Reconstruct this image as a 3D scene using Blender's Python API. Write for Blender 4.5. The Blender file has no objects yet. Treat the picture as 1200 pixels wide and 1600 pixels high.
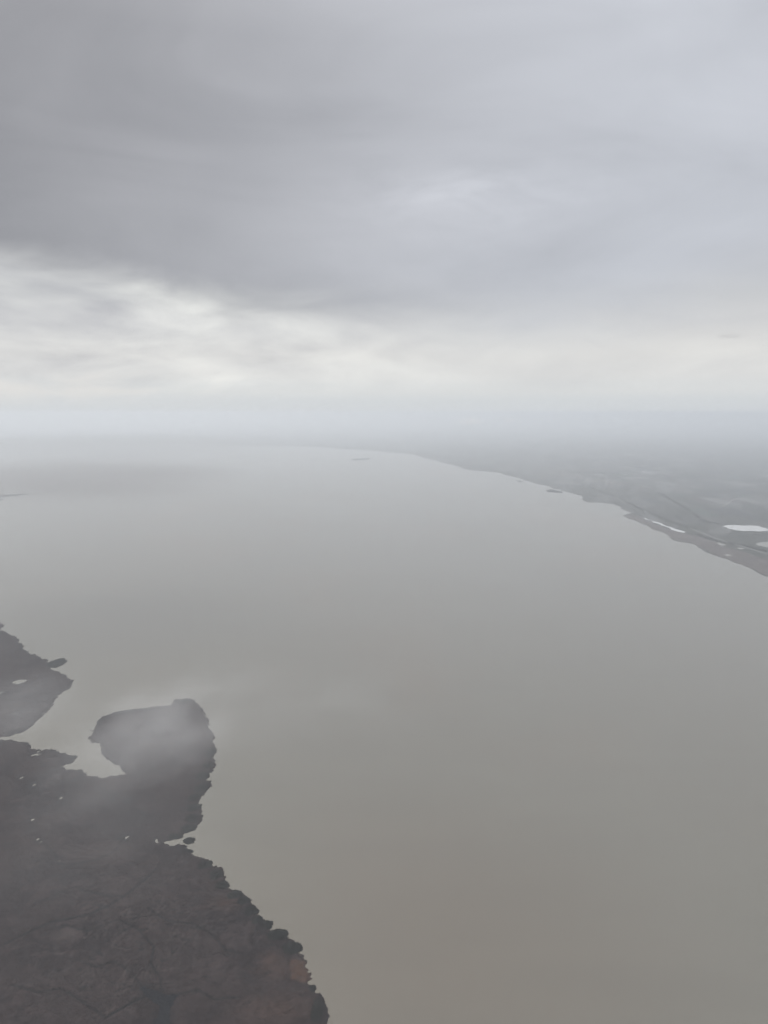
import bpy, math, random
import numpy as np

R = math.radians
scene = bpy.context.scene
C = scene.collection
rng = np.random.default_rng(7)
random.seed(7)

# ------------------------------------------------------------------ camera
CAM_H = 1500.0                      # metres above the lake
F_PX = 1155.0                       # focal length in pixels of a 1200 x 1600 frame
PITCH = math.atan((800 - 645) / F_PX)
cam_d = bpy.data.cameras.new('camera')
cam = bpy.data.objects.new('camera', cam_d)
C.objects.link(cam)
cam.location = (0, 0, CAM_H)
cam.rotation_euler = (R(90) - PITCH, 0, 0)
cam_d.sensor_width = 36
cam_d.lens = F_PX / 1600 * 36
cam_d.clip_start = 1.0
cam_d.clip_end = 900000.0
scene.camera = cam

# ------------------------------------------------------------------ render settings
cy = scene.cycles
cy.use_denoising = True
cy.denoiser = 'OPENIMAGEDENOISE'
cy.denoising_input_passes = 'RGB'
cy.denoising_prefilter = 'NONE'
cy.sampling_pattern = 'BLUE_NOISE'
cy.max_bounces = 10
cy.diffuse_bounces = 3
cy.glossy_bounces = 3
cy.volume_bounces = 6
cy.volume_max_steps = 256
cy.sample_clamp_indirect = 4.0
vs = scene.view_settings
vs.view_transform = 'Standard'
vs.look = 'None'
vs.exposure = 0.56
vs.gamma = 1.0
vs.use_curve_mapping = False

SUN_EL, SUN_AZ = 50.0, -34.0       # azimuth from the view direction, clockwise positive
HAZE_DENSITY = 5.0e-5


# ------------------------------------------------------------------ node helper
class NT:
    def __init__(self, tree):
        self.t = tree
        tree.nodes.clear()

    def n(self, kind, **kw):
        nd = self.t.nodes.new(kind)
        for k, v in kw.items():
            setattr(nd, k, v)
        return nd

    def link(self, a, b):
        self.t.links.new(a, b)

    def put(self, sock, v):
        if isinstance(v, bpy.types.NodeSocket):
            self.link(v, sock)
        elif v is not None:
            sock.default_value = v

    def m(self, op, a, b=None, c=None, clamp=False):
        nd = self.n('ShaderNodeMath', operation=op, use_clamp=clamp)
        for i, v in enumerate((a, b, c)):
            if v is not None:
                self.put(nd.inputs[i], v)
        return nd.outputs[0]

    def vm(self, op, a, b=None):
        nd = self.n('ShaderNodeVectorMath', operation=op)
        self.put(nd.inputs[0], a)
        if b is not None:
            self.put(nd.inputs[1], b)
        return nd.outputs['Value'] if op in ('LENGTH', 'DOT_PRODUCT') else nd.outputs['Vector']

    def smooth(self, v, a, b, lo=0.0, hi=1.0):
        nd = self.n('ShaderNodeMapRange', interpolation_type='SMOOTHSTEP')
        for i, x in enumerate((v, a, b, lo, hi)):
            self.put(nd.inputs[i], x)
        return nd.outputs[0]

    def mix(self, f, a, b, blend='MIX'):
        nd = self.n('ShaderNodeMix', data_type='RGBA', blend_type=blend)
        self.put(nd.inputs[0], f)
        self.put(nd.inputs[6], a if isinstance(a, bpy.types.NodeSocket) else (*a, 1))
        self.put(nd.inputs[7], b if isinstance(b, bpy.types.NodeSocket) else (*b, 1))
        return nd.outputs[2]

    def xyz(self, v):
        nd = self.n('ShaderNodeSeparateXYZ')
        self.link(v, nd.inputs[0])
        return nd.outputs

    def comb(self, x, y, z):
        nd = self.n('ShaderNodeCombineXYZ')
        for i, v in enumerate((x, y, z)):
            self.put(nd.inputs[i], v)
        return nd.outputs[0]

    def noise(self, vec, scale, detail=4.0, rough=0.55, dist=0.0):
        nd = self.n('ShaderNodeTexNoise')
        self.put(nd.inputs['Vector'], vec)
        nd.inputs['Scale'].default_value = scale
        nd.inputs['Detail'].default_value = detail
        nd.inputs['Roughness'].default_value = rough
        nd.inputs['Distortion'].default_value = dist
        return nd.outputs[0]

    def ramp(self, f, stops, interp='LINEAR'):
        nd = self.n('ShaderNodeValToRGB')
        cr = nd.color_ramp
        cr.interpolation = interp
        while len(cr.elements) < len(stops):
            cr.elements.new(0.5)
        for e, (p, c) in zip(cr.elements, stops):
            e.position = p
            e.color = (*c, 1) if not isinstance(c, (int, float)) else (c, c, c, 1)
        self.put(nd.inputs[0], f)
        return nd.outputs[0]


# ------------------------------------------------------------------ world: overcast sky over thin nishita blue
world = bpy.data.worlds.new('World')
scene.world = world
world.use_nodes = True
w = NT(world.node_tree)
sky = w.n('ShaderNodeTexSky', sky_type='NISHITA')
sky.sun_disc = False
sky.sun_elevation = R(SUN_EL)
sky.sun_rotation = R(SUN_AZ)
sky.altitude = CAM_H
D = w.n('ShaderNodeTexCoord').outputs['Generated']
dx, dy, dz = w.xyz(D)[:3]
el = w.m('MULTIPLY', w.m('ARCSINE', dz), 180 / math.pi)            # degrees
az = w.m('MULTIPLY', w.m('ARCTAN2', dx, dy), 180 / math.pi)
zc = w.m('ADD', w.m('MAXIMUM', dz, 0.0), 0.05)
P = w.comb(w.m('DIVIDE', dx, zc), w.m('DIVIDE', dy, zc), 0.0)      # position on the cloud layer
n_big = w.noise(w.vm('ADD', P, (4.6, 7.2, 0.0)), 0.30, 3.0, 0.5)
n_mid = w.noise(w.vm('ADD', P, (11.0, 2.0, 0.3)), 0.85, 5.0, 0.55, 0.6)
ang = w.comb(w.m('MULTIPLY', az, 0.060), w.m('MULTIPLY', el, 0.19), 0.0)
n_ang = w.noise(w.vm('ADD', ang, (5.3, 1.2, 0.0)), 0.9, 5.0, 0.52, 0.5)
n_fine = w.noise(w.vm('ADD', ang, (1.3, 8.2, 0.0)), 2.2, 4.0, 0.52, 0.4)

# the far edge of the cloud deck: its elevation varies round the compass
azf = w.m('MULTIPLY_ADD', az, 1 / 360.0, 0.5)
edge = w.m('MULTIPLY', w.ramp(azf, [
    (0.0, 0.45), (0.30, 0.50), (0.426, 0.54), (0.454, 0.47), (0.50, 0.36),
    (0.535, 0.35), (0.575, 0.46), (0.66, 0.50), (1.0, 0.45)], 'B_SPLINE'), 20.0)
edge = w.m('ADD', edge, w.m('MULTIPLY', w.m('SUBTRACT', n_ang, 0.5), 3.4))
edge = w.m('ADD', edge, w.m('MULTIPLY', w.m('SUBTRACT', n_fine, 0.5), 2.4))
soft = w.smooth(az, -20.0, 12.0, 1.7, 4.4)
deck = w.smooth(el, w.m('SUBTRACT', edge, soft), w.m('ADD', edge, w.m('MULTIPLY', soft, 0.8)))

# brightness of the deck: thicker, darker cloud towards the left of the view
thick = w.smooth(w.m('ABSOLUTE', w.m('ADD', az, 40.0)), 4.0, 66.0, 1.0, 0.0)
deck_v = w.m('MULTIPLY_ADD', thick, -0.30, 0.592)
# a thinner spot in the deck
gx_ = w.m('DIVIDE', w.m('SUBTRACT', az, 6.5), 8.0)
gy_ = w.m('DIVIDE', w.m('SUBTRACT', el, 15.4), 1.9)
spot = w.m('EXPONENT', w.m('MULTIPLY', w.m('ADD', w.m('MULTIPLY', gx_, gx_), w.m('MULTIPLY', gy_, gy_)), -1.0))
deck_v = w.m('ADD', deck_v, w.m('MULTIPLY', w.m('MULTIPLY', spot, w.smooth(n_fine, 0.32, 0.70)), 0.12))
n_soft = w.noise(w.vm('ADD', ang, (9.3, 4.4, 0.0)), 0.55, 4.0, 0.55, 0.9)
deck_v = w.m('ADD', deck_v, w.m('MULTIPLY', w.m('SUBTRACT', n_soft, 0.5), 0.22))
deck_v = w.m('ADD', deck_v, w.m('MULTIPLY', w.m('SUBTRACT', n_big, 0.5), 0.16))
deck_v = w.m('ADD', deck_v, w.m('MULTIPLY', w.m('SUBTRACT', n_mid, 0.5), 0.08))
deck_v = w.m('ADD', deck_v, w.m('MULTIPLY', w.m('SUBTRACT', n_ang, 0.5), 0.06))
deck_v = w.m('ADD', deck_v, w.m('MULTIPLY', w.m('MAXIMUM', w.m('SUBTRACT', dz, 0.42), 0.0), 1.15))   # overcast brightens to the zenith, steepened out of view to light the haze
deck_c = w.vm('SCALE', w.mix(thick, (0.955, 0.985, 1.055), (1.0, 0.99, 1.02)), None)
deck_c.node.inputs['Scale'].default_value = 1.0
w.link(deck_v, deck_c.node.inputs['Scale'])

# the bright band under the deck, broken by soft grey cloud
low_base = w.ramp(w.m('MULTIPLY', el, 1 / 12.0, clamp=True),
                  [(0.0, (0.595, 0.625, 0.66)), (0.06, (0.615, 0.642, 0.67)), (0.15, (0.675, 0.685, 0.69)), (0.25, (0.715, 0.71, 0.70)), (0.36, (0.73, 0.72, 0.70)),
                   (0.52, (0.67, 0.665, 0.655)), (0.72, (0.585, 0.585, 0.58)), (1.0, (0.56, 0.56, 0.565))], 'EASE')
calm = w.smooth(az, -14.0, 12.0, 1.0, 0.30)
puff = w.m('MULTIPLY', w.m('SUBTRACT', n_ang, 0.49), -0.80)
puff = w.m('ADD', puff, w.m('MULTIPLY', w.m('SUBTRACT', n_fine, 0.5), 0.46))
puff = w.m('MULTIPLY', w.m('MULTIPLY', puff, calm), w.smooth(el, 0.6, 3.2))
low = w.mix(1.0, low_base, w.comb(puff, puff, w.m('MULTIPLY', puff, 0.86)), 'ADD')
glow = w.m('MULTIPLY', w.m('MULTIPLY', w.smooth(w.m('ABSOLUTE', w.m('SUBTRACT', el, 2.2)), 0.0, 2.2, 1.0, 0.0), w.smooth(az, -6.0, -26.0)), 0.5)
low = w.mix(w.m('MULTIPLY', glow, w.smooth(n_fine, 0.40, 0.62)), low, (0.80, 0.745, 0.70))
clouds = w.mix(deck, low, deck_c)
# background strength is 0.1, so cloud radiance is written x10
cl10 = w.vm('SCALE', clouds)
cl10.node.inputs['Scale'].default_value = 6.85
skyc = w.mix(0.96, sky.outputs[0], cl10)
bg = w.n('ShaderNodeBackground')
w.link(skyc, bg.inputs[0])
bg.inputs[1].default_value = 0.1
wo = w.n('ShaderNodeOutputWorld')
w.link(bg.outputs[0], wo.inputs[0])
world.cycles.sampling_method = 'MANUAL'
world.cycles.sample_map_resolution = 512

# ------------------------------------------------------------------ sun behind the overcast
sun_d = bpy.data.lights.new('sun', 'SUN')
sun_d.energy = 1.5
sun_d.angle = R(20)
sun_d.color = (1.0, 0.95, 0.88)
sun = bpy.data.objects.new('sun', sun_d)
C.objects.link(sun)
sun.rotation_euler = (R(90 - SUN_EL), 0, R(180 - SUN_AZ))


# ------------------------------------------------------------------ general helpers
def ground(px, py, z=0.0):
    """the point on the plane at height z seen at a pixel of the 1200 x 1600 photograph"""
    rx, up, fw = px - 600.0, 800.0 - py, F_PX
    yy = fw * math.cos(PITCH) + up * math.sin(PITCH)
    zz = up * math.cos(PITCH) - fw * math.sin(PITCH)
    t = (z - CAM_H) / zz
    return (rx * t, yy * t)


def along(px, py, rng_m):
    rx, up, fw = px - 600.0, 800.0 - py, F_PX
    v = np.array([rx, fw * math.cos(PITCH) + up * math.sin(PITCH), up * math.cos(PITCH) - fw * math.sin(PITCH)])
    v /= np.linalg.norm(v)
    return v * rng_m + np.array([0, 0, CAM_H])


def tag(o, label=None, cat=None, group=None, kind=None):
    if label: o['label'] = label
    if cat: o['category'] = cat
    if group: o['group'] = group
    if kind: o['kind'] = kind
    return o


def mesh_obj(name, verts, faces, mat, parent=None, smooth=False, attrs=None):
    me = bpy.data.meshes.new(name)
    me.from_pydata([tuple(map(float, v)) for v in verts], [], faces)
    me.update()
    if smooth:
        me.polygons.foreach_set('use_smooth', [True] * len(me.polygons))
    for k, a in (attrs or {}).items():
        at = me.attributes.new(k, 'FLOAT', 'POINT')
        at.data.foreach_set('value', np.asarray(a, dtype=np.float32))
    me.materials.append(mat)
    o = bpy.data.objects.new(name, me)
    C.objects.link(o)
    o.parent = parent
    return o


def empty(name, loc, rz=0.0):
    o = bpy.data.objects.new(name, None)
    C.objects.link(o)
    o.location = loc
    o.rotation_euler = (0, 0, rz)
    o.empty_display_size = 10
    return o


# numpy noise ------------------------------------------------------
def _h(ix, iy, s):
    n = (ix.astype(np.int64) * 374761393 + iy.astype(np.int64) * 668265263 + s * 2147483647) & 0xffffffff
    n = ((n ^ (n >> 13)) * 1274126177) & 0xffffffff
    return ((n ^ (n >> 16)) & 0xffff) / 65535.0


def vnoise(x, y, s=0):
    ix, iy = np.floor(x), np.floor(y)
    fx, fy = x - ix, y - iy
    fx, fy = fx * fx * (3 - 2 * fx), fy * fy * (3 - 2 * fy)
    a, b = _h(ix, iy, s), _h(ix + 1, iy, s)
    c, d = _h(ix, iy + 1, s), _h(ix + 1, iy + 1, s)
    return (a * (1 - fx) + b * fx) * (1 - fy) + (c * (1 - fx) + d * fx) * fy


def fbm(x, y, s=0, o=4):
    v, a, t = 0, 0.5, 0
    for i in range(o):
        v = v + a * vnoise(x * 2 ** i + 17.3 * i, y * 2 ** i - 9.1 * i, s + i)
        t += a
        a *= 0.5
    return v / t


def worley(x, y, s=0):
    ix, iy = np.floor(x), np.floor(y)
    best = np.full(x.shape, 9.0)
    for ox in (-1, 0, 1):
        for oy in (-1, 0, 1):
            cx, cy_ = ix + ox, iy + oy
            px, py = cx + _h(cx, cy_, s), cy_ + _h(cx, cy_, s + 5)
            best = np.minimum(best, (px - x) ** 2 + (py - y) ** 2)
    return np.sqrt(best)


def sdf_poly(px, py, poly):
    """signed distance, positive inside"""
    d2 = np.full(px.shape, 1e18)
    ins = np.zeros(px.shape, bool)
    n = len(poly)
    for i in range(n):
        ax, ay = poly[i]
        bx, by = poly[(i + 1) % n]
        ex, ey = bx - ax, by - ay
        t = np.clip(((px - ax) * ex + (py - ay) * ey) / (ex * ex + ey * ey + 1e-9), 0, 1)
        d2 = np.minimum(d2, (px - ax - t * ex) ** 2 + (py - ay - t * ey) ** 2)
        cond = (ay > py) != (by > py)
        if ay != by:
            ins ^= cond & (px < ex * (py - ay) / (by - ay) + ax)
    d = np.sqrt(d2)
    return np.where(ins, d, -d)


def dist_line(px, py, line):
    d2 = np.full(px.shape, 1e18)
    for (ax, ay), (bx, by) in zip(line[:-1], line[1:]):
        ex, ey = bx - ax, by - ay
        t = np.clip(((px - ax) * ex + (py - ay) * ey) / (ex * ex + ey * ey + 1e-9), 0, 1)
        d2 = np.minimum(d2, (px - ax - t * ex) ** 2 + (py - ay - t * ey) ** 2)
    return np.sqrt(d2)


def rough_line(pts, amp=0.12, depth=3, closed=False):
    """break a traced line into natural small bends"""
    pts = [np.array(p, float) for p in pts]
    if closed: pts = pts + [pts[0]]
    for k in range(depth):
        out = []
        for a, b in zip(pts[:-1], pts[1:]):
            d = b - a
            nrm = np.array([-d[1], d[0]])
            out += [a, (a + b) / 2 + nrm * rng.uniform(-amp, amp) + d * rng.uniform(-0.12, 0.12)]
        out.append(pts[-1])
        pts = out
    if closed: pts = pts[:-1]
    return [tuple(p) for p in pts]


# ------------------------------------------------------------------ materials
def new_mat(name):
    m = bpy.data.materials.new(name)
    m.use_nodes = True
    return m, NT(m.node_tree)


def finish(nt, base, rough=0.9, normal=None, spec=0.2, ior=None):
    b = nt.n('ShaderNodeBsdfPrincipled')
    nt.put(b.inputs['Base Color'], base if isinstance(base, bpy.types.NodeSocket) else (*base, 1))
    nt.put(b.inputs['Roughness'], rough)
    b.inputs['Specular IOR Level'].default_value = spec
    if ior: b.inputs['IOR'].default_value = ior
    if normal: nt.link(normal, b.inputs['Normal'])
    o = nt.n('ShaderNodeOutputMaterial')
    nt.link(b.outputs[0], o.inputs[0])
    return b


def bump(nt, h, dist, strength=1.0):
    b = nt.n('ShaderNodeBump')
    b.inputs['Distance'].default_value = dist
    b.inputs['Strength'].default_value = strength
    nt.link(h, b.inputs['Height'])
    return b.outputs[0]


def pos(nt):
    return nt.n('ShaderNodeNewGeometry').outputs['Position']


def water_mat(name, col_a, col_b, scale, rough=0.28, wave=0.05, spec=0.5, plume=None):
    m, nt = new_mat(name)
    p = pos(nt)
    s = nt.vm('MULTIPLY', p, (1.0, 0.55, 1.0))
    n1 = nt.noise(s, scale, 4.0, 0.5, 0.4)
    base = nt.mix(nt.smooth(n1, 0.47, 0.72), col_a, col_b)
    if plume:                                            # stirred-up sediment off the marsh
        q = nt.xyz(nt.vm('DIVIDE', nt.vm('SUBTRACT', p, plume[0]), plume[1]))
        d = nt.m('SQRT', nt.m('ADD', nt.m('MULTIPLY', q[0], q[0]), nt.m('MULTIPLY', q[1], q[1])))
        d = nt.m('ADD', d, nt.m('MULTIPLY', nt.m('SUBTRACT', n1, 0.5), 1.2))
        base = nt.mix(nt.smooth(d, 1.3, 0.0, 0.0, 0.75), base, plume[2])
    lane = nt.noise(nt.vm('MULTIPLY', p, (0.22, 1.0, 1.0)), 0.0065, 4.0, 0.62, 0.3)   # wind lanes
    base = nt.mix(nt.smooth(lane, 0.34, 0.66, 0.0, 0.085), base, tuple(c * 0.45 for c in col_a))
    rg = nt.m('MULTIPLY_ADD', nt.noise(nt.vm('MULTIPLY', p, (0.35, 1.0, 1.0)), 0.0016, 4.0, 0.6), 0.16, rough - 0.08)
    finish(nt, base, rg, None, spec, 1.45)
    return m


_pl = ground(670, 1490)
M_LAKE = water_mat('lake_water', (0.156, 0.147, 0.122), (0.163, 0.144, 0.116), 0.00055, 0.27,
                   plume=((_pl[0], _pl[1], 0.0), (800.0, 900.0, 1.0), (0.143, 0.122, 0.095)))
M_SODA = water_mat('soda_pond_water', (0.46, 0.46, 0.45), (0.58, 0.58, 0.57), 0.006, 0.15, 0.01)
M_DARKWATER = water_mat('clear_dark_water', (0.008, 0.008, 0.011), (0.011, 0.011, 0.014), 0.01, 0.18, 0.01, 0.05)


def reed_mat(name, dark, light, orange=(0.085, 0.048, 0.034)):
    m, nt = new_mat(name)
    p = pos(nt)
    n1 = nt.noise(p, 0.0035, 5.0, 0.6, 0.5)
    n2 = nt.noise(p, 0.045, 5.0, 0.65, 0.3)
    n3 = nt.noise(p, 0.16, 2.0, 0.6)
    base = nt.mix(nt.smooth(n1, 0.33, 0.68), dark, light)
    n4 = nt.noise(nt.vm('ADD', p, (311.0, 77.0, 0.0)), 0.013, 4.0, 0.6, 1.0)
    base = nt.mix(nt.smooth(n4, 0.48, 0.64, 0.0, 0.55), base, tuple(c * 1.55 for c in light))
    base = nt.mix(nt.smooth(n2, 0.52, 0.70, 0.0, 0.75), base, tuple(c * 0.55 for c in dark))
    base = nt.mix(nt.smooth(n3, 0.55, 0.72, 0.0, 0.7), base, tuple(c * 1.6 for c in light))
    at = lambda k: (lambda nd: (setattr(nd, 'attribute_name', k), nd.outputs['Fac'])[1])(nt.n('ShaderNodeAttribute'))
    base = nt.mix(at('dry'), base, nt.mix(nt.smooth(n2, 0.4, 0.65), orange, tuple(c * 0.7 for c in orange)))
    base = nt.mix(at('pale'), base, (0.088, 0.070, 0.066))
    base = nt.mix(at('mud'), base, (0.008, 0.008, 0.009))
    finish(nt, base, 0.95, bump(nt, nt.m('ADD', n2, n3), 2.5, 0.6), 0.1)
    return m


M_REED = reed_mat('reed_canopy', (0.0155, 0.0108, 0.0118), (0.029, 0.0205, 0.020))
M_CLUMP = reed_mat('reed_clump', (0.0105, 0.0105, 0.010), (0.018, 0.017, 0.0155))
M_SHORE_REED = reed_mat('shore_reed', (0.066, 0.057, 0.056), (0.092, 0.079, 0.075))


def plain_mat():
    m, nt = new_mat('plain_fields')
    p = pos(nt)
    rot = nt.n('ShaderNodeVectorRotate', rotation_type='Z_AXIS')
    nt.link(p, rot.inputs['Vector'])
    rot.inputs['Angle'].default_value = R(28)
    q = nt.vm('MULTIPLY', rot.outputs[0], (1 / 260.0, 1 / 900.0, 0.0))
    v = nt.n('ShaderNodeTexVoronoi', feature='F1')
    v.inputs['Scale'].default_value = 1.0
    nt.link(q, v.inputs['Vector'])
    r = nt.xyz(v.outputs['Color'])[0]
    base = nt.ramp(r, [(0.0, (0.052, 0.052, 0.046)), (0.3, (0.065, 0.064, 0.062)), (0.55, (0.042, 0.044, 0.038)),
                       (0.8, (0.098, 0.098, 0.096)), (1.0, (0.055, 0.052, 0.050))], 'CONSTANT')
    n1 = nt.noise(p, 0.0012, 5.0, 0.6)
    n2 = nt.noise(p, 0.009, 4.0, 0.6)
    base = nt.mix(nt.smooth(n1, 0.45, 0.62, 0.0, 0.45), base, (0.030, 0.032, 0.032))
    base = nt.mix(nt.smooth(n2, 0.52, 0.7, 0.0, 0.6), base, (0.11, 0.10, 0.08))
    finish(nt, base, 0.95, None, 0.1)
    return m


M_PLAIN = plain_mat()


def simple_mat(name, col, var=0.25, scale=0.02, rough=0.9, spec=0.2):
    m, nt = new_mat(name)
    n = nt.noise(pos(nt), scale, 4.0, 0.6)
    finish(nt, nt.mix(nt.smooth(n, 0.3, 0.7), tuple(c * (1 - var) for c in col), tuple(c * (1 + var) for c in col)), rough, None, spec)
    return m


FIELD_MATS = [simple_mat('ploughed_soil', (0.058, 0.052, 0.050), 0.2),
              simple_mat('winter_green', (0.038, 0.048, 0.038), 0.2),
              simple_mat('stubble', (0.108, 0.108, 0.104), 0.2),
              simple_mat('fallow', (0.058, 0.060, 0.054), 0.3),
              simple_mat('dark_soil', (0.030, 0.030, 0.031), 0.2),
              simple_mat('vineyard', (0.075, 0.071, 0.066), 0.3, 0.08)]
M_WALL = simple_mat('pale_plaster', (0.75, 0.74, 0.70), 0.06, 0.3)
M_ROOF_G = simple_mat('sheet_metal_roof', (0.62, 0.63, 0.64), 0.08, 0.2, 0.5, 0.4)
M_ROOF_R = simple_mat('tile_roof', (0.21, 0.12, 0.09), 0.2, 0.2)
M_TREE = simple_mat('bare_tree_crowns', (0.045, 0.043, 0.036), 0.3, 0.05)
M_ROAD = simple_mat('road_surface', (0.20, 0.195, 0.185), 0.12, 0.02)
M_DOOR = simple_mat('grey_door', (0.2, 0.2, 0.21), 0.1, 0.5)

# ------------------------------------------------------------------ the lake: one water sheet under everything
gx = np.linspace(-90000, 90000, 25)
gy = np.linspace(-30000, 90000, 25)
V = [(x, y, 0.0) for y in gy for x in gx]
Fc = [(j * 25 + i, j * 25 + i + 1, (j + 1) * 25 + i + 1, (j + 1) * 25 + i) for j in range(24) for i in range(24)]
lake = mesh_obj('lake', V, Fc, M_LAKE)
tag(lake, 'wide grey-brown lake filling the middle of the view', 'lake', kind='structure')

# ------------------------------------------------------------------ the plain round the lake
SHORE = [(1200, 901), (1177, 890), (1143, 877), (1110, 865), (1083, 850), (1053, 844), (1047, 840), (1013, 822), (1000, 817),
         (985, 811), (973, 806), (987, 801), (970, 795), (960, 788), (947, 786), (920, 785), (910, 777), (880, 767), (850, 758), (817, 749),
         (800, 744), (777, 738), (733, 735), (720, 732), (710, 726), (683, 719), (660, 713), (640, 709), (613, 707.5), (587, 704.5),
         (567, 703), (533, 701), (500, 698.5), (467, 697.5), (417, 697), (340, 695.5), (250, 693), (150, 690), (60, 688), (-60, 687), (-160, 688)]
shore_w = [ground(*p) for p in SHORE]
near_right = [(4200.0, -25000.0), (3700.0, -6000.0), (3300.0, 1500.0), (3250, 4300.0)]
left_off = [(-24000, 26000), (-15500, 16500), (-7600, 9200), (-5200, 7000), (-4200, 5600), (-3700, 3000), (-3300, -4000), (-3300, -25000)]
shore_line = rough_line(near_right + shore_w, 0.10, 3)
left_line = rough_line([shore_w[-1]] + left_off, 0.1, 4)[1:]
outline = shore_line + left_line + [(-150000, -26000), (-150000, 170000), (150000, 170000), (150000, -26000)]

import bmesh


def slab(name, outline, z, mat, parent=None, depth=2.0):
    """a flat sheet with a steep bank all round it, triangulated"""
    bm = bmesh.new()
    top = [bm.verts.new((x, y, z)) for x, y in outline]
    bot = [bm.verts.new((x, y, z - depth)) for x, y in outline]
    f = bm.faces.new(top)
    n = len(outline)
    for i in range(n):
        bm.faces.new((top[i], bot[i], bot[(i + 1) % n], top[(i + 1) % n]))
    bmesh.ops.recalc_face_normals(bm, faces=bm.faces)
    bmesh.ops.triangulate(bm, faces=[f], ngon_method='EAR_CLIP')
    me = bpy.data.meshes.new(name)
    bm.to_mesh(me)
    bm.free()
    me.materials.append(mat)
    o = bpy.data.objects.new(name, me)
    C.objects.link(o)
    o.parent = parent
    return o


plain = slab('plain', outline, 1.5, M_PLAIN)
tag(plain, 'flat farmed plain fading into haze beyond the lake shore', 'plain', kind='structure')


# reed belt along the near right shore: a strip between water and plain
def to_w(pts):
    return [ground(*p) for p in pts]


belt_px = [(1240, 918), (1200, 900), (1177, 889), (1143, 876), (1110, 864), (1083, 849.5), (1053, 843.5), (1047, 839.5), (1013, 821.5), (1000, 816.5),
           (985, 810.5), (974, 806), (992, 806), (1002, 809.5), (1018, 816), (1035, 823), (1052, 829), (1070, 834), (1090, 838), (1120, 847),
           (1150, 860), (1180, 869), (1240, 885)]
belt = slab('reed_belt', rough_line(to_w(belt_px), 0.10, 2, True), 2.6, M_SHORE_REED, None, 4.0)
tag(belt, 'tawny reed belt between the lake and the plain on the right', 'reed belt', kind='structure')

# channel and ponds lying in the plain (pale soda water), each with a low rim under the sheet
POND = []


def pond(name, px, label, mat, z=1.9, amp=0.12):
    o = slab(name, rough_line(to_w(px), amp, 2, True), z, mat, None, 0.3)
    tag(o, label, 'pond' if 'pond' in name else 'channel', kind='structure')
    POND.append([np.mean([p[0] for p in to_w(px)]), np.mean([p[1] for p in to_w(px)]), px])
    return o


pond('soda_pond', [(1129, 822.5), (1142, 820.6), (1165, 821.5), (1184, 821.8), (1190, 824), (1203, 827.5), (1206, 829.6), (1188, 830.5), (1165, 830), (1148, 828.6), (1137, 825.8)],
     'large white soda pond on the plain at the right edge', M_SODA)
pond('soda_pond', [(1180, 850), (1192, 847), (1215, 847), (1225, 853), (1210, 856.5), (1195, 855), (1186, 852.5)],
     'grey soda pond below the white pond at the right edge', M_LAKE)
pond('marsh_pond', [(1118, 849), (1124, 848), (1135, 851.5), (1132, 853), (1124, 852)], 'small grey pond behind the reed belt', M_LAKE, 3.0)
pond('marsh_pond', [(1151, 856), (1158, 856), (1163, 858), (1157, 859)], 'tiny grey pond between the reed belt and the soda ponds', M_LAKE, 3.0)
pond('marsh_pond', [(1131, 867), (1139, 866.4), (1144, 868.4), (1137, 869.4)], 'tiny grey pond inside the reed belt', M_LAKE, 3.0)
pond('shore_channel', [(1000, 807.6), (1010, 810.6), (1024, 815.6), (1036, 819.8), (1050, 824.6), (1071, 831.4), (1070, 833), (1048, 826.6), (1034, 821.6), (1021, 816.6), (1008, 811.6)],
     'bright narrow channel between reed belt and fields', M_SODA, 3.0)

# islets of reed near the far shore
for px, lab in (([(549, 718.6), (556, 716.8), (566, 716.2), (578, 715.4), (577, 717), (568, 718.6), (556, 719.8)], 'small dark reed island far out on the lake'),
                ([(853, 766.6), (864, 764.6), (872, 767), (880, 768.4), (879, 770.4), (866, 769.4), (856, 769)], 'low reed islet just off the right shore'),
                ([(807, 751.6), (813, 751), (818, 752.4), (812, 753.4)], 'tiny reed islet off the far right shore'),
                ([(-30, 776), (4, 773), (36, 771.4), (48, 772.4), (20, 775), (-2, 777.4)], 'flat reed spit reaching in at the left edge'),
                ([(-30, 779), (0, 779.4), (6, 780.6), (0, 782), (-30, 784)], 'thin dark reed spit at the left edge, nearer one')):
    o = slab('reed_island', rough_line(to_w(px), 0.12, 2, True), 2.5, M_CLUMP, None, 4.0)
    tag(o, lab, 'island')

# ------------------------------------------------------------------ fields: each strip its own slab on the plain
sd = np.array(shore_w[12]) - np.array(shore_w[1])
SH_ANG = math.atan2(sd[1], sd[0])
cs, sn = math.cos(SH_ANG), math.sin(SH_ANG)
org = np.array(shore_w[2])
box_mesh = {}


def field_mesh(k):
    if k not in box_mesh:
        s = 0.5
        sk = rng.uniform(-0.06, 0.06, 8)
        v = [(-s + sk[0], -s, 0), (s, -s + sk[1], 0), (s + sk[2], s, 0), (-s, s + sk[3], 0)]
        v = v + [(x, y, -0.5) for x, y, _ in v]
        f = [(0, 1, 2, 3), (0, 4, 5, 1), (1, 5, 6, 2), (2, 6, 7, 3), (3, 7, 4, 0)]
        me = bpy.data.meshes.new('field')
        me.from_pydata(v, [], f)
        me.materials.append(FIELD_MATS[k % len(FIELD_MATS)])
        box_mesh[k] = me
    return box_mesh[k]


def project(x, y, z=0.0):
    fw = y * math.cos(PITCH) - (z - CAM_H) * math.sin(PITCH)
    up = y * math.sin(PITCH) + (z - CAM_H) * math.cos(PITCH)
    return 600 + F_PX * x / fw, 800 - F_PX * up / fw


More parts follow.
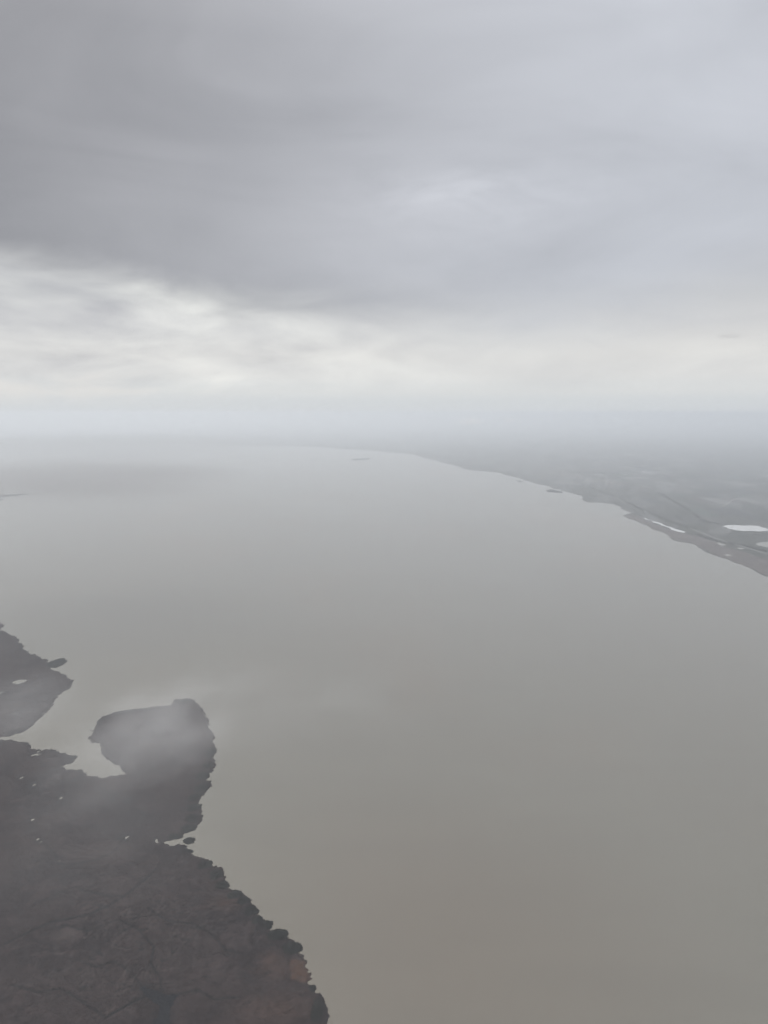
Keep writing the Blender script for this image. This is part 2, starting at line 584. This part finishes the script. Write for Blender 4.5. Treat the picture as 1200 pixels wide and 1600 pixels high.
poly_out = np.array(outline)
cand = []
vpos = -11000.0
u = -9000.0
while u < 22000:                       # along the shore
    wu = rng.uniform(450, 1100)
    v = -700.0 - rng.uniform(0, 500)   # away from the shore
    while v > -16000:
        wv = rng.uniform(120, 360) * (1 + abs(v) / 9000)
        cx, cy_ = org[0] + (u + wu / 2) * cs - (v - wv / 2) * sn, org[1] + (u + wu / 2) * sn + (v - wv / 2) * cs
        cand.append((cx, cy_, wu, wv))
        v -= wv
    u += wu
cand = np.array(cand)
sd_ = sdf_poly(cand[:, 0], cand[:, 1], outline)
nf = 0
order = np.argsort(np.hypot(cand[:, 0], cand[:, 1]))
for i in order:
    cx, cy_, wu, wv = cand[i]
    if nf >= 290: break
    if sd_[i] < max(wu, wv) * 0.62 or cy_ < 2000: continue
    px, py = project(cx, cy_)
    if not (640 < px < 1290 and 655 < py < 930): continue
    if any(math.hypot(cx - q[0], cy_ - q[1]) < 700 + wu * 0.3 for q in POND[:2]): continue
    if any(math.hypot(cx - q[0], cy_ - q[1]) < 250 + wu * 0.4 for q in POND[2:]): continue
    if rng.random() < 0.22: continue
    k = int(rng.choice([0, 1, 2, 3, 4, 5, 3, 0, 4]))
    o = bpy.data.objects.new('field', field_mesh(k + 6 * int(rng.integers(3))))
    C.objects.link(o)
    o.location = (cx, cy_, 1.8)
    o.rotation_euler = (0, 0, SH_ANG + rng.normal(0, 0.02))
    o.scale = (wu * rng.uniform(0.86, 0.97), wv * rng.uniform(0.75, 0.95), 1)
    o.parent = plain
    nf += 1


# ------------------------------------------------------------------ roads and tree rows on the plain
def ribbon(name, line, width, z, mat, thick=0.4):
    line = [np.array(p, float) for p in line]
    L, Rr = [], []
    for i, p in enumerate(line):
        d = line[min(i + 1, len(line) - 1)] - line[max(i - 1, 0)]
        d /= np.linalg.norm(d)
        nrm = np.array([-d[1], d[0]]) * width / 2
        L.append(p + nrm)
        Rr.append(p - nrm)
    n = len(line)
    v = [(*p, z) for p in L] + [(*p, z) for p in Rr] + [(*p, z - thick) for p in L] + [(*p, z - thick) for p in Rr]
    f = []
    for i in range(n - 1):
        f += [(i, n + i, n + i + 1, i + 1), (i, i + 1, 2 * n + i + 1, 2 * n + i), (n + i, 3 * n + i, 3 * n + i + 1, n + i + 1)]
    return mesh_obj(name, v, f, mat)


ROADS = [([(828, 700), (833, 705), (841, 714), (850, 722), (861, 729)], 26, 'pale road leading inland behind the lakeside village'),
         ([(1128, 792), (1145, 781), (1170, 776), (1230, 773)], 22, 'pale road curving across the fields above the white pond'),
         ([(960, 776), (1000, 795), (1040, 812), (1075, 824), (1110, 838), (1200, 866)], 16, 'thin pale road following the right shore')]
for pts, wd, lab in ROADS:
    tag(ribbon('road', rough_line(to_w(pts), 0.03, 2), wd, 2.2, M_ROAD), lab, 'road', kind='structure')

tb_v, tb_f = [], []


def add_tree(V, F, x, y, z, r, h):
    """an irregular low crown with a short stem"""
    b = len(V)
    k = 5
    a0 = random.random() * 6
    lv = ((0.25, 0.0), (0.75, 0.25), (1.0, 0.6), (0.5, 0.92))
    for q, (rr, hh) in enumerate(lv):
        for i in range(k):
            a = a0 + i * 2 * math.pi / k + q * 0.6
            j = r * rr * random.uniform(0.7, 1.25)
            V.append((x + math.cos(a) * j, y + math.sin(a) * j, z + h * hh * random.uniform(0.9, 1.1)))
    for q in range(len(lv) - 1):
        for i in range(k):
            F.append((b + q * k + i, b + q * k + (i + 1) % k, b + (q + 1) * k + (i + 1) % k, b + (q + 1) * k + i))
    F.append(tuple(b + (len(lv) - 1) * k + i for i in range(k)))


TREE_LINES = [[(1030, 770), (1055, 785), (1075, 796), (1092, 809), (1097, 815)],
              [(900, 752), (930, 765), (965, 778), (1000, 795), (1040, 812), (1080, 826)],
              [(1097, 815), (1120, 818), (1132, 821)],
              [(1090, 836), (1120, 846), (1160, 852), (1180, 857), (1215, 866)],
              [(1060, 760), (1100, 768), (1140, 772), (1210, 770)],
              [(1090, 745), (1130, 750), (1210, 752)], [(985, 728), (1040, 738), (1090, 745)],
              [(930, 716), (1010, 722), (1120, 727), (1210, 729)], [(860, 708), (950, 705), (1080, 708)]]
for ln in TREE_LINES:
    wl = to_w(ln)
    for a, b in zip(wl[:-1], wl[1:]):
        a, b = np.array(a), np.array(b)
        L = np.linalg.norm(b - a)
        for t in np.arange(0, L, 17.0):
            if vnoise(np.array([t / 160 + a[0]]), np.array([a[1]]), 3)[0] < 0.34: continue
            p = a + (b - a) * t / L
            for _ in range(2):
                add_tree(tb_v, tb_f, p[0] + random.gauss(0, 16), p[1] + random.gauss(0, 16), 1.4, random.uniform(6, 12), random.uniform(7, 15))
to_ = mesh_obj('tree_belt', tb_v, tb_f, M_TREE)
tag(to_, 'dark bare windbreak trees in rows across the far plain', 'trees', kind='stuff')


# ------------------------------------------------------------------ village and halls
def house(V, F, x, y, z, L, W, H, rz):
    c, s = math.cos(rz), math.sin(rz)
    pt = [(-L, -W, 0), (L, -W, 0), (L, W, 0), (-L, W, 0), (-L, -W, H), (L, -W, H), (L, W, H), (-L, W, H), (-L, 0, H * 1.6), (L, 0, H * 1.6)]
    b = len(V)
    V += [(x + (p[0] * c - p[1] * s) / 2, y + (p[0] * s + p[1] * c) / 2, z + p[2]) for p in pt]
    walls = [(0, 1, 5, 4), (2, 3, 7, 6), (1, 2, 6, 9, 5), (3, 0, 4, 8, 7)]
    roofs = [(4, 5, 9, 8), (6, 7, 8, 9)]
    F += [tuple(b + i for i in f) for f in walls + roofs]
    return len(walls), len(roofs)


vv, vf, vm_ = [], [], []
lots = []
for _ in range(620):
    t = random.random()
    lots.append(ground(815 + 150 * t + random.gauss(0, 14), 727 + 32 * t + abs(random.gauss(0, 9)) - 6))
lots = np.array(lots)
for (x, y), sd_v in zip(lots, sdf_poly(lots[:, 0], lots[:, 1], outline)):
    if sd_v < 60: continue
    a, b = house(vv, vf, x, y, 1.4, random.uniform(14, 26), random.uniform(9, 13), random.uniform(4, 6), SH_ANG + random.choice((0, 1.57)) + random.gauss(0, .08))
    vm_ += [0] * a + [1 if random.random() < 0.7 else 2] * b
vo = mesh_obj('village', vv, vf, M_WALL)
vo.data.materials.append(M_ROOF_R)
vo.data.materials.append(M_ROOF_G)
vo.data.polygons.foreach_set('material_index', vm_)
tag(vo, 'far-off lakeside village of pale houses on the right shore', 'village', kind='stuff')


def hall(px, py, L, W, H, label, rz=None):
    x, y = ground(px, py)
    r = empty('farm_hall', (x, y, 1.8), SH_ANG if rz is None else rz)
    wv = [(-L / 2, -W / 2, 0), (L / 2, -W / 2, 0), (L / 2, W / 2, 0), (-L / 2, W / 2, 0), (-L / 2, -W / 2, H), (L / 2, -W / 2, H), (L / 2, W / 2, H), (-L / 2, W / 2, H),
          (-L / 2, 0, H * 1.35), (L / 2, 0, H * 1.35)]
    mesh_obj('wall', wv, [(0, 1, 5, 4), (2, 3, 7, 6), (1, 2, 6, 9, 5), (3, 0, 4, 8, 7)], M_WALL, r)
    e = 1.2
    rv = []
    for xx in (-L / 2 - e, L / 2 + e):
        for yy, zz in ((-W / 2 - e, H - 0.1), (0, H * 1.35 + 0.25), (W / 2 + e, H - 0.1), (W / 2 + e, H + 0.3), (0, H * 1.35 + 0.7), (-W / 2 - e, H + 0.3)):
            rv.append((xx, yy, zz))
    rf = [tuple(range(6)), tuple(range(11, 5, -1))] + [(i, i + 6, (i + 1) % 6 + 6, (i + 1) % 6) for i in range(6)]
    mesh_obj('roof', rv, rf, M_ROOF_G, r)
    dv = [(x_, y_, z_) for x_ in (-4, 4) for y_ in (-W / 2 - 0.3, -W / 2 - 0.01) for z_ in (0, H * 0.7)]
    mesh_obj('door', dv, [(0, 1, 5, 4), (0, 2, 3, 1), (4, 5, 7, 6), (1, 3, 7, 5)], M_DOOR, r)
    tag(r, label, 'building', 'white halls on the far plain')


hall(938, 732, 44, 30, 13, 'square white hall at the inland edge of the lakeside village')
hall(1035, 745.5, 60, 26, 10, 'white hall alone in the fields, rightmost of the far bright specks', 0.1)
hall(1006, 737, 130, 24, 9, 'long white shed row in the fields behind the village', 0.12 + SH_ANG - 1.2)
hall(1012, 739, 110, 24, 9, 'second long white shed beside the long shed row', 0.12 + SH_ANG - 1.2)
hall(977, 742, 70, 22, 8, 'low white shed just inland of the village, beside the fields', 0.0)
hall(958, 739, 60, 22, 8, 'small white shed between the village and the long sheds', 0.2)
hall(1168, 665.5, 240, 80, 25, 'pale distant hall near the horizon at the right', 0.0)

# ------------------------------------------------------------------ the near marsh: a height field of reed
spit_px = [(-500, 930), (-120, 945), (0, 972), (5, 977), (2, 985), (13, 990), (27, 997), (32, 1007), (43, 1020), (60, 1025), (72, 1032), (80, 1045), (97, 1053), (113, 1064),
           (110, 1073), (88, 1087), (80, 1103), (63, 1122), (40, 1142), (17, 1149), (0, 1153), (-60, 1160), (-200, 1150), (-500, 1140)]
main_px = [(-560, 1190), (-200, 1170), (-60, 1166), (0, 1157), (20, 1155), (43, 1162), (55, 1173), (50, 1180), (60, 1188), (65, 1173), (83, 1169), (100, 1178), (118, 1183),
           (113, 1190), (90, 1198), (107, 1203), (127, 1203), (137, 1212), (157, 1215), (177, 1212), (192, 1210), (187, 1198), (170, 1188), (157, 1177), (152, 1163),
           (141, 1155), (145, 1140), (160, 1120), (187, 1111), (230, 1105), (267, 1103), (277, 1092), (297, 1092), (313, 1103), (327, 1127), (333, 1157), (337, 1170),
           (330, 1185), (335, 1197), (325, 1217), (325, 1233), (313, 1247), (313, 1263), (312, 1280), (307, 1293), (290, 1303), (277, 1312), (253, 1315), (247, 1309),
           (233, 1317), (260, 1319), (283, 1321), (298, 1329), (303, 1335), (315, 1341), (340, 1355), (352, 1372), (357, 1382), (375, 1396), (387, 1402), (402, 1420),
           (410, 1435), (418, 1444), (422, 1452), (440, 1465), (450, 1470), (470, 1482), (480, 1505), (486, 1520), (484, 1537), (491, 1545), (490, 1551), (500, 1557), (509, 1575),
           (510, 1590), (505, 1602), (470, 1680), (420, 1760), (300, 1850), (-200, 1850), (-700, 1850)]
TRACKS = [([(-60, 1505), (0, 1480), (50, 1455), (82, 1441), (110, 1436), (140, 1429), (170, 1416), (200, 1397), (225, 1377), (250, 1352)], 3.6),
          ([(165, 1592), (190, 1577), (210, 1565), (228, 1557)], 3.8),
          ([(68, 1408), (92, 1396), (108, 1390), (120, 1386), (130, 1393), (150, 1396), (170, 1402), (190, 1400)], 2.6),
          ([(85, 1450), (105, 1446), (120, 1452), (140, 1455), (160, 1447), (185, 1438)], 2.6),
          ([(150, 1230), (203, 1257), (212, 1266), (240, 1280)], 3.5),
          ([(197, 1308), (180, 1330), (150, 1345), (102, 1353), (90, 1346)], 2.6), ([(60, 1311), (80, 1330), (92, 1345)], 2.4),
          ([(230, 1420), (262, 1440), (300, 1444), (330, 1460), (352, 1484), (380, 1492)], 2.4),
          ([(185, 1438), (215, 1452), (240, 1480), (236, 1505), (250, 1530), (255, 1550)], 2.6),
          ([(120, 1500), (150, 1512), (178, 1503), (205, 1520), (222, 1540)], 2.4), ([(275, 1555), (310, 1548), (335, 1562), (370, 1560)], 2.4),
          ([(20, 1540), (60, 1552), (95, 1545), (130, 1568), (165, 1592)], 2.6)]
# small open pools inside the reed, px centre and radii
POOLS = [(30, 1065, 11, 4), (1, 1083, 5, 3), (25, 1115, 3, 2), (35, 1215, 3, 2.4), (53, 1227, 5, 2.2), (50, 1229, 3, 2), (95, 1248, 4, 2.6), (97, 1257, 2, 1.5), (50, 1281, 3, 1.8),
         (43, 1302, 2.6, 1.4), (52, 1306, 3, 1.6), (60, 1311, 2.6, 2), (64, 1316, 2.2, 1.5), (205, 1247, 2, 1.6), (143, 1288, 3, 1.0), (197, 1308, 9, 2.6),
         (410, 1445, 2.6, 3), (352, 1389, 1.6, 2.2), (434, 1470, 3, 1.4), (48, 1296, 2, 1.2), (12, 1288, 4, 1.0), (90, 1345, 4, .8), (102, 1353, 5, .8), (15, 1322, 4, .8)]
DARK_POND = [(217, 1545), (222, 1539), (236, 1547), (252, 1550), (259, 1556), (275, 1552), (278, 1556), (270, 1567), (265, 1580), (266, 1592), (268, 1606), (236, 1606),
             (240, 1592), (248, 1584), (249, 1570), (238, 1565), (229, 1557)]


def pool_sdf(x, y):
    out = np.full(x.shape, -1e6)
    for (px, py, a, b) in POOLS:
        c0 = np.array(ground(px, py))
        ra = abs(ground(px + a, py)[0] - c0[0])
        rb = abs(ground(px, py - b)[1] - c0[1])
        d = np.sqrt(((x - c0[0]) / ra) ** 2 + ((y - c0[1]) / rb) ** 2)
        out = np.maximum(out, (1 - d) * min(ra, rb))
    return out


def ell(x, y, px, py, a, b):
    c0 = ground(px, py)
    ra = abs(ground(px + a, py)[0] - c0[0])
    rb = abs(ground(px, py - b)[1] - c0[1])
    return np.sqrt(((x - c0[0]) / ra) ** 2 + ((y - c0[1]) / rb) ** 2)


MARSH = []


def marsh(px_poly, label, name, cell, lobe, y_lo, y_hi):
    poly = to_w(px_poly)
    ys = [y_lo]
    while ys[-1] < y_hi:
        ys.append(ys[-1] + cell * max(1.0, ys[-1] / 1900.0) * 1.5)
    ys = np.array(ys)
    xs = np.arange(max(min(p[0] for p in poly), -4600), max(p[0] for p in poly) + 40, cell * 1.1)
    X, Y = np.meshgrid(xs, ys)
    vis = np.abs(X) < Y * 0.56 + 250                      # what the frame and a few steps aside can see
    s = np.full(X.shape, -1e3)
    s[vis] = sdf_poly(X[vis], Y[vis], poly)
    near = vis & (s > -80)
    x, y = X[near], Y[near]
    ss = s[near]
    w1 = worley(x / 42 + fbm(x / 60, y / 60, 2), y / 42 + fbm(x / 60, y / 60, 9), 1)
    w2 = worley(x / 17, y / 17, 4)
    w0 = worley(x / 52 + 0.8 * fbm(x / 90, y / 90, 5), y / 135 + 0.8 * fbm(x / 90, y / 90, 6), 14)
    ss = ss + lobe * ((0.46 - w0) * 26 + (0.50 - w1) * 15 + (0.45 - w2) * 11 + (fbm(x / 8, y / 8, 11, 2) - 0.5) * 14)
    pool = pool_sdf(x, y) * 0.8 - 3.6 + (fbm(x / 9, y / 20, 21, 3) - 0.5) * 22
    pool = np.maximum(pool, sdf_poly(x, y, to_w(DARK_POND)) + (fbm(x / 14, y / 14, 23, 3) - 0.5) * 10)
    ss = np.minimum(ss, -pool)
    canopy = 2.3 + 1.5 * (fbm(x / 20, y / 20, 31, 4) - 0.5) + 1.7 * (fbm(x / 5.0, y / 5.0, 37, 2) - 0.5)
    # small worn gullies, stronger in the middle of the marsh
    wear = np.clip(1.35 - ell(x, y, 200, 1470, 190, 110), 0, 1)
    rid = np.abs(fbm(x / 40 + 3, y / 40, 41, 4) - 0.5)
    gully = wear * np.clip(1 - rid / 0.030, 0, 1)
    canopy = canopy - 1.9 * gully
    mud = 0.9 * gully
    lip = wear * np.exp(-((rid - 0.055) / 0.018) ** 2)
    canopy = canopy + 0.8 * lip
    for ln, wd in TRACKS:
        d = dist_line(x + 8 * (fbm(x / 40, y / 40, 51) - .5), y, to_w(ln))
        g = np.clip(1.6 - d / (wd * 0.9), 0, 1)
        canopy = canopy * (1 - g) + 0.35 * g
        bank = np.exp(-((d - wd * 2.6) / (wd * 1.0)) ** 2)
        canopy = canopy + 0.9 * bank
        mud = np.maximum(mud, 0.9 * g)
    z = np.minimum(ss * 0.45, canopy)
    z = np.maximum(z, -2.0)
    patch = sdf_poly(x, y, to_w([(449, 1501), (463, 1497), (482, 1503), (492, 1522), (490, 1541), (470, 1538), (450, 1532)]))
    dry = 0.85 * np.clip((patch + 14 * (fbm(x / 22, y / 22, 61) - .5)) / 9, 0, 1) * np.clip(0.45 + 1.1 * (fbm(x / 14, y / 26, 62) - .3), 0, 1)
    dry = np.maximum(dry, 0.40 * np.clip(1.3 - ell(x, y, 430, 1508, 34, 24), 0, 1) * np.clip(fbm(x / 40, y / 40, 63) * 2.4 - 0.6, 0, 1))
    dry = np.maximum(dry, 0.28 * np.clip(1.3 - ell(x, y, 350, 1412, 30, 12), 0, 1))
    dry = np.maximum(dry, 0.30 * np.clip(1.2 - ell(x, y, 430, 1580, 70, 30), 0, 1))
    pale = np.clip((1.08 - ell(x, y, 102, 1462, 32, 13) + 0.25 * (fbm(x / 30, y / 30, 71) - .5)) * 1.6, 0, 1) * 0.42
    pale = np.maximum(pale, 0.45 * lip)
    pale = np.maximum(pale, 0.25 * np.clip(1.3 - ell(x, y, 160, 1335, 60, 16), 0, 1))
    edge = np.clip(1 - ss / 26, 0, 1) * 0.35
    idx = np.full(X.shape, -1)
    keep = ss > -18
    ii = np.argwhere(near)[keep]
    idx[ii[:, 0], ii[:, 1]] = np.arange(len(ii))
    a, b, c_, d_ = idx[:-1, :-1], idx[:-1, 1:], idx[1:, 1:], idx[1:, :-1]
    ok = (a >= 0) & (b >= 0) & (c_ >= 0) & (d_ >= 0)
    quads = np.stack([a[ok], b[ok], c_[ok], d_[ok]], 1)
    co = np.stack([x[keep], y[keep], z[keep]], 1)
    me = bpy.data.meshes.new(name)
    me.vertices.add(len(co))
    me.vertices.foreach_set('co', co.ravel().astype(np.float32))
    me.loops.add(len(quads) * 4)
    me.loops.foreach_set('vertex_index', quads.ravel().astype(np.int32))
    me.polygons.add(len(quads))
    me.polygons.foreach_set('loop_start', np.arange(0, len(quads) * 4, 4, dtype=np.int32))
    me.update(calc_edges=True)
    for k, arr in (('dry', dry), ('pale', pale), ('mud', np.maximum(mud, edge))):
        at = me.attributes.new(k, 'FLOAT', 'POINT')
        at.data.foreach_set('value', arr[keep].astype(np.float32))
    me.materials.append(M_REED)
    o = bpy.data.objects.new(name, me)
    C.objects.link(o)
    tag(o, label, 'marsh', kind='structure')
    print(name, len(co), 'verts', len(quads), 'quads')
    good = (z[keep] > 1.2)
    MARSH.append((co[good], dry[keep][good], pale[keep][good], np.maximum(mud, edge)[keep][good]))
    return o


marsh(main_px, 'dark reed marsh with scalloped edges in the lower left', 'reed_marsh', 3.2, 1.0, 1150, ground(300, 1085)[1] + 60)
marsh(spit_px, 'dark reed marsh spit at the left edge beyond the inlet', 'reed_marsh', 6.0, 0.9, ground(0, 1175)[1], ground(0, 960)[1])

# the dark clear pond lies in its hollow just above lake level
dp = slab('marsh_pond', rough_line([tuple(np.array(p)) for p in to_w([(205, 1530), (300, 1536), (292, 1575), (285, 1625), (215, 1625)])], 0.0, 0, True), 0.06, M_DARKWATER, None, 0.03)
tag(dp, 'dark still pond in the marsh at the bottom of the view', 'pond', kind='structure')


# reed tufts: too many to count, one object
def tuft_cloud(points, n, rad, hgt):
    co, dry, pale, mud = points
    near = co[:, 1] < 3600
    wts = near / np.maximum(co[:, 1], 1) ** 2
    pick = rng.choice(len(co), size=n, replace=False, p=wts / wts.sum())
    base = co[pick] + np.c_[rng.uniform(-3, 3, (n, 2)), np.zeros(n)]
    k = 5
    ang_ = rng.uniform(0, 6.28, (n, 1)) + np.arange(k)[None] * 2 * np.pi / k
    r = rng.uniform(0.6, 1.3, (n, k)) * rad * rng.uniform(0.5, 1.4, (n, 1))
    ring = np.stack([base[:, None, 0] + np.cos(ang_) * r, base[:, None, 1] + np.sin(ang_) * r, np.repeat(base[:, 2:3] - 0.4, k, 1)], 2)
    tip = base + np.c_[rng.normal(0, 0.5, (n, 2)), hgt * rng.uniform(0.5, 1.3, n)]
    mid = ring * [[[0.55, 0.55, 0]]] + base[:, None, :] * [[[0.45, 0.45, 0]]]
    mid[:, :, 2] = (base[:, 2] + hgt * 0.55)[:, None]
    verts = np.concatenate([ring, mid, tip[:, None]], 1).reshape(-1, 3)
    st = 2 * k + 1
    f = []
    for i in range(n):
        b = i * st
        for j in range(k):
            j2 = (j + 1) % k
            f.append((b + j, b + j2, b + k + j2, b + k + j))
            f.append((b + k + j, b + k + j2, b + 2 * k))
    at = {q: np.repeat(v[pick], st) for q, v in (('dry', dry), ('pale', pale), ('mud', mud))}
    return verts, f, at


tv, tf, ta = tuft_cloud(MARSH[0], 26000, 2.2, 1.3)
tufts = mesh_obj('reed_tufts', tv, tf, M_REED, attrs=ta)
tag(tufts, 'coarse reed tufts covering the near marsh', 'reeds', kind='stuff')


# ------------------------------------------------------------------ rounded reed colonies on the marsh edge, each a thing
def clump(px, py, rpx_x, rpx_y, label, name='reed_clump', cat='reed clump', group=None, h=3.6):
    c0 = ground(px, py)
    ra = abs(ground(px + rpx_x, py)[0] - c0[0])
    rb = abs(ground(px, py - rpx_y)[1] - ground(px, py + rpx_y)[1]) / 2
    rb = min(rb, ra * 2.6)
    na, nr = 44, 10
    sd = int(rng.integers(1000))
    V, F = [(0, 0, h)], []
    for q in range(1, nr + 1):
        t = q / nr
        for i in range(na):
            a = 2 * math.pi * i / na
            cx, sx = math.cos(a), math.sin(a)
            lob = 1 + 0.75 * (float(fbm(np.array([cx * 1.6 + sd]), np.array([sx * 1.6]), 3, 3)[0]) - 0.5) + 0.10 * (random.random() - 0.5)
            rr = t * lob
            prof = h * (1 - t ** 5) - (1.0 if q == nr else 0)
            zz = prof + (0 if q == nr else random.uniform(-0.5, 0.7) + 1.3 * (float(fbm(np.array([cx * t * 4 + sd]), np.array([sx * t * 4]), 8, 2)[0]) - 0.5))
            V.append((cx * rr * ra, sx * rr * rb, zz))
    F += [(0, 1 + i, 1 + (i + 1) % na) for i in range(na)]
    for q in range(nr - 1):
        for i in range(na):
            a, b = 1 + q * na + i, 1 + q * na + (i + 1) % na
            F.append((a, a + na, b + na, b))
    # spiky reed heads over the crown
    nt_ = int(min(260, max(40, ra * rb / 9)))
    for _ in range(nt_):
        a, t = random.uniform(0, 6.28), math.sqrt(random.random()) * 0.97
        x, y = math.cos(a) * t * ra, math.sin(a) * t * rb
        z = h * (1 - t ** 5) - 0.3
        r, hh = random.uniform(1.0, 2.2), random.uniform(0.9, 2.0)
        b = len(V)
        V += [(x + math.cos(k * 1.57 + a) * r, y + math.sin(k * 1.57 + a) * r, z) for k in range(4)] + [(x + random.gauss(0, .4), y + random.gauss(0, .4), z + hh)]
        F += [(b + k, b + (k + 1) % 4, b + 4) for k in range(4)]
    o = mesh_obj(name, V, F, M_CLUMP)
    o.location = (c0[0], c0[1], 0)
    return tag(o, label, cat, group)


clump(88, 1036, 16, 7.5, 'oval reed island off the tip of the far left marsh spit', 'reed_island', 'island')
clump(296, 1313.5, 9.5, 5.5, 'small dark reed island at the mouth of the narrow channel', 'reed_island', 'island')
clump(497, 1579, 13, 24, 'largest rounded reed clump, at the bottom of the marsh edge')
clump(488, 1545, 6, 6, 'small tufted reed clump just above the largest one')
clump(432, 1461, 18, 10, 'broad rounded reed clump bulging into the lake above the orange patch')
clump(417, 1445, 10, 7, 'round reed clump beside a small bright pool on the marsh edge')
clump(456, 1482, 19, 12, 'dark reed clump right above the orange-brown reed patch')
clump(290, 1331, 12, 4, 'low reed clump on the near bank of the narrow channel')
clump(287, 1097, 13, 5, 'misty reed clump on the far tip of the lobed peninsula')
clump(330, 1176, 8, 9, 'rounded reed clump at the lakeward corner of the lobed peninsula')
clump(113, 1184, 8, 4, 'low reed clump on the point inside the inlet')
EDGE = [(320, 1352, 13, 8), (338, 1367, 11, 9), (347, 1384, 12, 8), (366, 1399, 14, 8), (380, 1408, 12, 8), (391, 1424, 13, 10), (401, 1438, 10, 8)]
ORD = ['nearest', 'second', 'third', 'fourth', 'fifth', 'sixth', 'seventh', 'eighth']
for k, e in enumerate(EDGE):
    clump(*e, 'dark reed clump on the near marsh edge, %s from the narrow channel mouth' % ORD[k], group='reed clumps along the near marsh edge')
EDGE2 = [(325, 1196, 10, 7), (316, 1213, 11, 8), (314, 1232, 12, 7), (303, 1247, 11, 7), (302, 1263, 12, 8), (300, 1279, 12, 8), (293, 1294, 13, 7), (272, 1307, 13, 5)]
for k, e in enumerate(EDGE2):
    clump(*e, "dark reed clump on the lobed peninsula's lake side, %s from its lakeward corner" % ORD[k], group="reed clumps along the peninsula's lake side")


# ------------------------------------------------------------------ low clouds and mist: real volumes
def cloud_mat(name, density, col, lo, hi, scale, aniso, off):
    m, nt = new_mat(name)
    oc = nt.n('ShaderNodeTexCoord').outputs['Object']
    r = nt.vm('LENGTH', oc)
    fall = nt.smooth(r, 1.0, 0.25)
    q = nt.vm('ADD', nt.vm('MULTIPLY', oc, aniso), off)
    n = nt.noise(q, scale, 4.0, 0.55, 0.4)
    d = nt.m('MULTIPLY', fall, nt.smooth(nt.m('ADD', n, nt.m('MULTIPLY', fall, 0.10)), lo, hi))
    d = nt.m('MULTIPLY', d, density)
    v = nt.n('ShaderNodeVolumePrincipled')
    v.inputs['Color'].default_value = (*col, 1)
    v.inputs['Anisotropy'].default_value = 0.2
    nt.link(d, v.inputs['Density'])
    o = nt.n('ShaderNodeOutputMaterial')
    nt.link(v.outputs[0], o.inputs['Volume'])
    return m


def sphere_mesh():
    bm = bmesh.new()
    bmesh.ops.create_uvsphere(bm, u_segments=32, v_segments=16, radius=1.0)
    me = bpy.data.meshes.new('cloud_hull')
    bm.to_mesh(me)
    bm.free()
    return me


def cloud(px, py, dist, a, b, c_, tau, label, name='mist_wisp', col=(0.97, 0.975, 0.98), lo=0.36, hi=0.62, scale=1.3, aniso=(1, 1, 1), rz=0.0, cat='mist'):
    p = along(px, py, dist)
    me = sphere_mesh()
    me.name = name
    me.materials.append(cloud_mat(name, tau / (2 * min(b, c_ * 2.2)), col, lo, hi, scale, aniso, (px * 0.37, py * 0.11, 0)))
    o = bpy.data.objects.new(name, me)
    C.objects.link(o)
    o.location = p
    o.scale = (a, b, c_)
    o.rotation_euler = (0, 0, rz)
    return tag(o, label, cat)


cloud(225, 1150, 1700, 230, 420, 80, 1.0, 'pale mist wisp drifting over the lobed reed peninsula', lo=0.40, hi=0.72, scale=2.1)
cloud(330, 1110, 1850, 320, 440, 60, 0.34, 'thin mist veil over the tip of the lobed reed peninsula', lo=0.40, hi=0.78, scale=1.9)
cloud(500, 1090, 1900, 340, 440, 60, 0.20, 'faint mist wisp over open water beside the peninsula', lo=0.42, hi=0.80, scale=1.9)
cloud(30, 1110, 1750, 200, 300, 50, 0.42, 'thin mist over the far left marsh spit', lo=0.38, hi=0.76, scale=1.7)
cloud(160, 1290, 1500, 300, 320, 60, 0.22, 'faint mist veil over the middle of the near marsh', lo=0.38, hi=0.80, scale=1.8)
cloud(140, 748, 6500, 1550, 1300, 210, 1.1, 'low grey cloud bank arching over the far left of the lake', 'low_cloud', (0.54, 0.54, 0.55), 0.26, 0.72, 1.3, (1, 1, 0.9), cat='cloud')  # absorbing grey colour stands in for the upper deck's shade on this bank
cloud(120, 698, 21000, 7500, 5000, 400, 0.8, 'pale mist bank hiding the far left end of the lake', 'mist_bank', (0.60, 0.61, 0.62), 0.26, 0.72, 1.3, (1, 1, 0.9))
cloud(735, 659, 26000, 620, 500, 160, 2.4, 'small white cloud puff low over the far end of the lake', 'low_cloud', (0.99, 0.985, 0.97), 0.36, 0.56, 1.6, cat='cloud')
cloud(797, 656, 26000, 240, 220, 90, 2.4, 'tiny white cloud puff right of the larger puff', 'low_cloud', (0.99, 0.985, 0.97), 0.36, 0.56, 1.6, cat='cloud')
cloud(1141, 525, 12000, 280, 240, 60, 0.5, 'small dark cloud shred above the horizon at the right', 'low_cloud', (0.75, 0.75, 0.76), 0.40, 0.66, 2.6, cat='cloud')

# ------------------------------------------------------------------ haze: one closed box of even, pale air
hx, hy0, hy1, hz0, hz1 = 155000.0, -31000.0, 175000.0, -4.0, CAM_H + 45.0
hv = [(x, y, z) for z in (hz0, hz1) for y in (hy0, hy1) for x in (-hx, hx)]
hf = [(0, 2, 3, 1), (4, 5, 7, 6), (0, 1, 5, 4), (2, 6, 7, 3), (0, 4, 6, 2), (1, 3, 7, 5)]
m, nt = new_mat('haze_air')
v = nt.n('ShaderNodeVolumePrincipled')
v.inputs['Color'].default_value = (0.902, 0.948, 1.0, 1)
v.inputs['Density'].default_value = HAZE_DENSITY
v.inputs['Anisotropy'].default_value = 0.35
o_ = nt.n('ShaderNodeOutputMaterial')
nt.link(v.outputs[0], o_.inputs['Volume'])
m.cycles.homogeneous_volume = True
haze = mesh_obj('haze', hv, hf, m)
tag(haze, 'pale winter haze over the lake and the plain', 'haze', kind='stuff')
